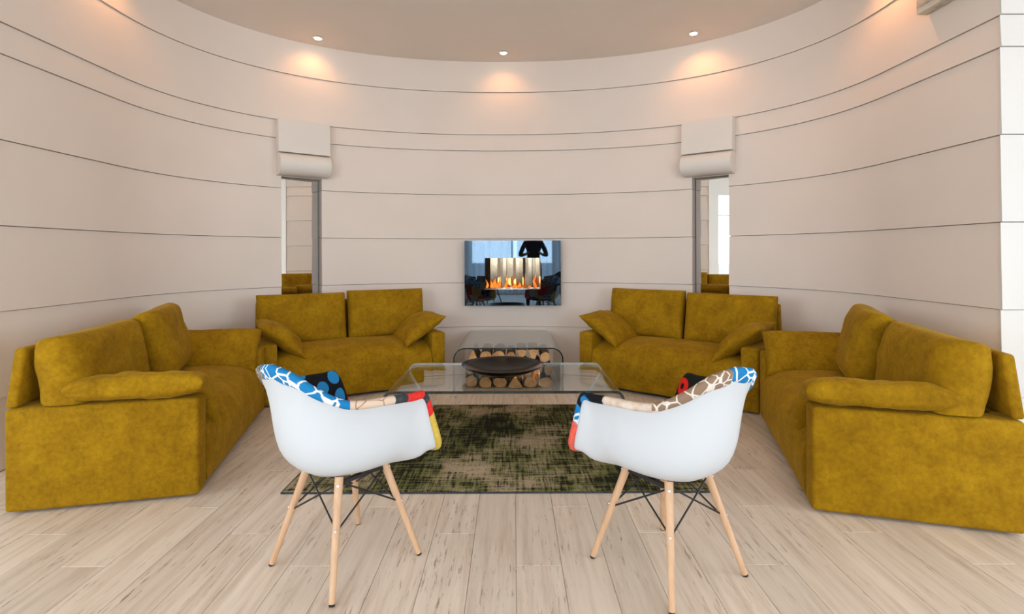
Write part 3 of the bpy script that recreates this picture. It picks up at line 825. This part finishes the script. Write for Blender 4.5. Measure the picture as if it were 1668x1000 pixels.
# rim index: 0 front centre, 20 right arm front low, 24 arm front top, 32 arm middle, 40 arm/back bend, 52 back top; left side mirrored at 104-i
JS, JM, JE = 7, 12, NP-1        # seat / wall / rim bands along a column
def layout(near, rim, inner, seat):
    """rim, inner: lists of (i0,i1,material)"""
    L_ = []
    for (a, b, m) in rim: L_.append((a, b, JM, JE, m))
    for (a, b, m) in inner: L_.append((a, b, JS, JM, m))
    for (a, b, m) in seat: L_.append((a, b, 0, JS, m))
    return L_
SEAT = [(0, 13, 'f_plain'), (13, 26, 'f_tweed'), (26, 39, 'f_red'), (39, 52, 'f_cream'), (52, 65, 'f_blue'), (65, 78, 'f_yellow'), (78, 91, 'f_ring'), (91, 104, 'f_brown')]
lay_left = layout('right',
    [(0, 12, 'f_brown'), (12, 21, 'f_yellow'), (21, 23, 'f_red'), (23, 25, 'f_grey'), (25, 29, 'f_red'), (29, 31, 'f_grey'), (31, 39, 'f_cream'), (39, 54, 'f_blue'), (54, 60, 'f_tweed'), (60, 68, 'f_plain'), (68, 78, 'f_dots'), (78, 84, 'f_dots'), (84, 92, 'f_red'), (92, 104, 'f_cream')],
    [(0, 12, 'f_cream'), (12, 24, 'f_tweed'), (24, 36, 'f_dots'), (36, 48, 'f_yellow'), (48, 58, 'f_red'), (58, 66, 'f_plain'), (66, 73, 'f_dots'), (73, 84, 'f_red'), (84, 104, 'f_blue')], SEAT)
lay_right = layout('left',
    [(0, 12, 'f_tweed'), (12, 20, 'f_yellow'), (20, 34, 'f_ring'), (34, 43, 'f_brown'), (43, 53, 'f_blue'), (53, 65, 'f_brown'), (65, 74, 'f_plain'), (74, 82, 'f_dots'), (82, 84, 'f_blue'), (84, 95, 'f_coral'), (95, 104, 'f_dots')],
    [(0, 12, 'f_blue'), (12, 22, 'f_cream'), (22, 32, 'f_yellow'), (32, 44, 'f_ring'), (44, 56, 'f_tweed'), (56, 70, 'f_red'), (70, 84, 'f_plain'), (84, 104, 'f_dots')], SEAT)
armchair('white shell armchair on the left, its padded rim striped blue over the back', (-.681, 2.193, 0), math.radians(-37.7), lay_left)
armchair('white shell armchair on the right, its padded rim taupe with white crackle lines', (.614, 2.14, 0), math.radians(32.3), lay_right)

# black chairs of the dining corner behind the camera, mirrored in the fireplace glass
def black_chair(loc, rz, label):
    e = tag(empty('shell_chair', loc, rz), label, 'chair', 'black shell chairs mirrored in the fireplace glass')
    shell_mesh('shell', M['black_shell'], e); chair_base(e, M['rod'])
    return e
bc = black_chair((-1.25, -1.35, 0), math.radians(200), 'black shell chair mirrored at the left edge of the fireplace glass')
for loc, rz, lab in (((-.55, -1.75, 0), 150, 'black shell chair mirrored between the flames and the left edge of the fireplace glass'), ((1.15, -1.5, 0), 160, 'black shell chair mirrored at the right edge of the fireplace glass')):
    o = copy_tree(bc); o.location = loc; o.rotation_euler = (0, 0, math.radians(rz)); o['label'] = lab

# person standing behind the camera, mirrored in the fireplace glass
def person():
    e = tag(empty('person', (.50, -.55, 0)), 'person in dark clothes with bent arms, mirrored in the black fireplace glass', 'person')
    e.scale = (1.07, 1.07, 1.07)
    verts, edges, rad = [], [], []
    def add(p, r, par=None):
        verts.append(p); rad.append(r); i = len(verts)-1
        if par is not None: edges.append((par, i))
        return i
    pel = add((0, 0, .95), .135)
    wa = add((0, .0, 1.10), .125, pel); ch = add((0, .0, 1.30), .15, wa); nb = add((0, -.01, 1.46), .07, ch); nk = add((0, .0, 1.53), .055, nb)
    hd = add((0, .02, 1.62), .085, nk); ht = add((0, .015, 1.70), .085, hd); add((0, .0, 1.745), .05, ht)
    for s in (-1, 1):
        hp = add((s*.10, 0, .88), .10, pel); kn = add((s*.115, .02, .50), .062, hp); an = add((s*.12, -.02, .09), .042, kn); add((s*.13, .12, .035), .034, an)
        sh = add((s*.185, -.01, 1.40), .065, ch); el = add((s*.30, -.06, 1.13), .046, sh); wr = add((s*.17, .17, 1.16), .030, el); pm = add((s*.13, .235, 1.18), .034, wr)
        for k, (dx, dz, ln) in enumerate(((-.03, .012, .06), (-.012, .02, .075), (.006, .02, .08), (.024, .012, .072))):
            a = add((s*(.13-dx*.6), .265, 1.18+dz), .009, pm); add((s*(.12-dx*.8), .265+ln*.5, 1.175+dz), .008, a)
        a = add((s*.105, .235, 1.205), .010, pm); add((s*.085, .255, 1.215), .008, a)
    me = bpy.data.meshes.new('body'); me.from_pydata(verts, edges, [])
    o = bpy.data.objects.new('body', me); link(o, e)
    t = NT('dark_clothes_and_skin'); v = t.coord(); sp = t.n('ShaderNodeSeparateXYZ'); t.l(v, sp.inputs[0])
    g = t.n('ShaderNodeMath', operation='GREATER_THAN'); g.inputs[1].default_value = 1.50; t.l(sp.outputs['Z'], g.inputs[0])
    g2 = t.n('ShaderNodeMath', operation='GREATER_THAN'); g2.inputs[1].default_value = .20; t.l(sp.outputs['Y'], g2.inputs[0])
    mx = t.n('ShaderNodeMath', operation='MAXIMUM'); t.l(g.outputs[0], mx.inputs[0]); t.l(g2.outputs[0], mx.inputs[1])
    t.base(t.mix(mx.outputs[0], (.012, .012, .015), (.45, .26, .18))); t.set(Roughness=.8)
    me.materials.append(t.m)
    sk = o.modifiers.new('skin', 'SKIN'); sk.use_smooth_shade = True
    for sv, r in zip(me.skin_vertices[0].data, rad): sv.radius = (r, r)
    me.skin_vertices[0].data[pel].use_root = True
    o.modifiers.new('sub', 'SUBSURF').levels = 1; o.modifiers['sub'].render_levels = 2
    V, F = lathe_vf([(.0001, .115), (.05, .105), (.085, .07), (.098, .02), (.09, -.03)], 20)
    mk('hair', [(x, y-.012, z+1.675+(-.06 if y < 0 and z < .03 else 0)) for x, y, z in V], F, simple('dark_hair', (.02, .013, .01), .6), e, True, 80)
    V, F = lathe_vf([(.0001, -.02), (.012, -.016), (.013, 0), (.007, .022), (.0001, .03)], 10)
    mk('nose', [(x, y+.108, z+1.625) for x, y, z in V], F, simple('skin', (.45, .26, .18), .6), e, True, 80)
person()
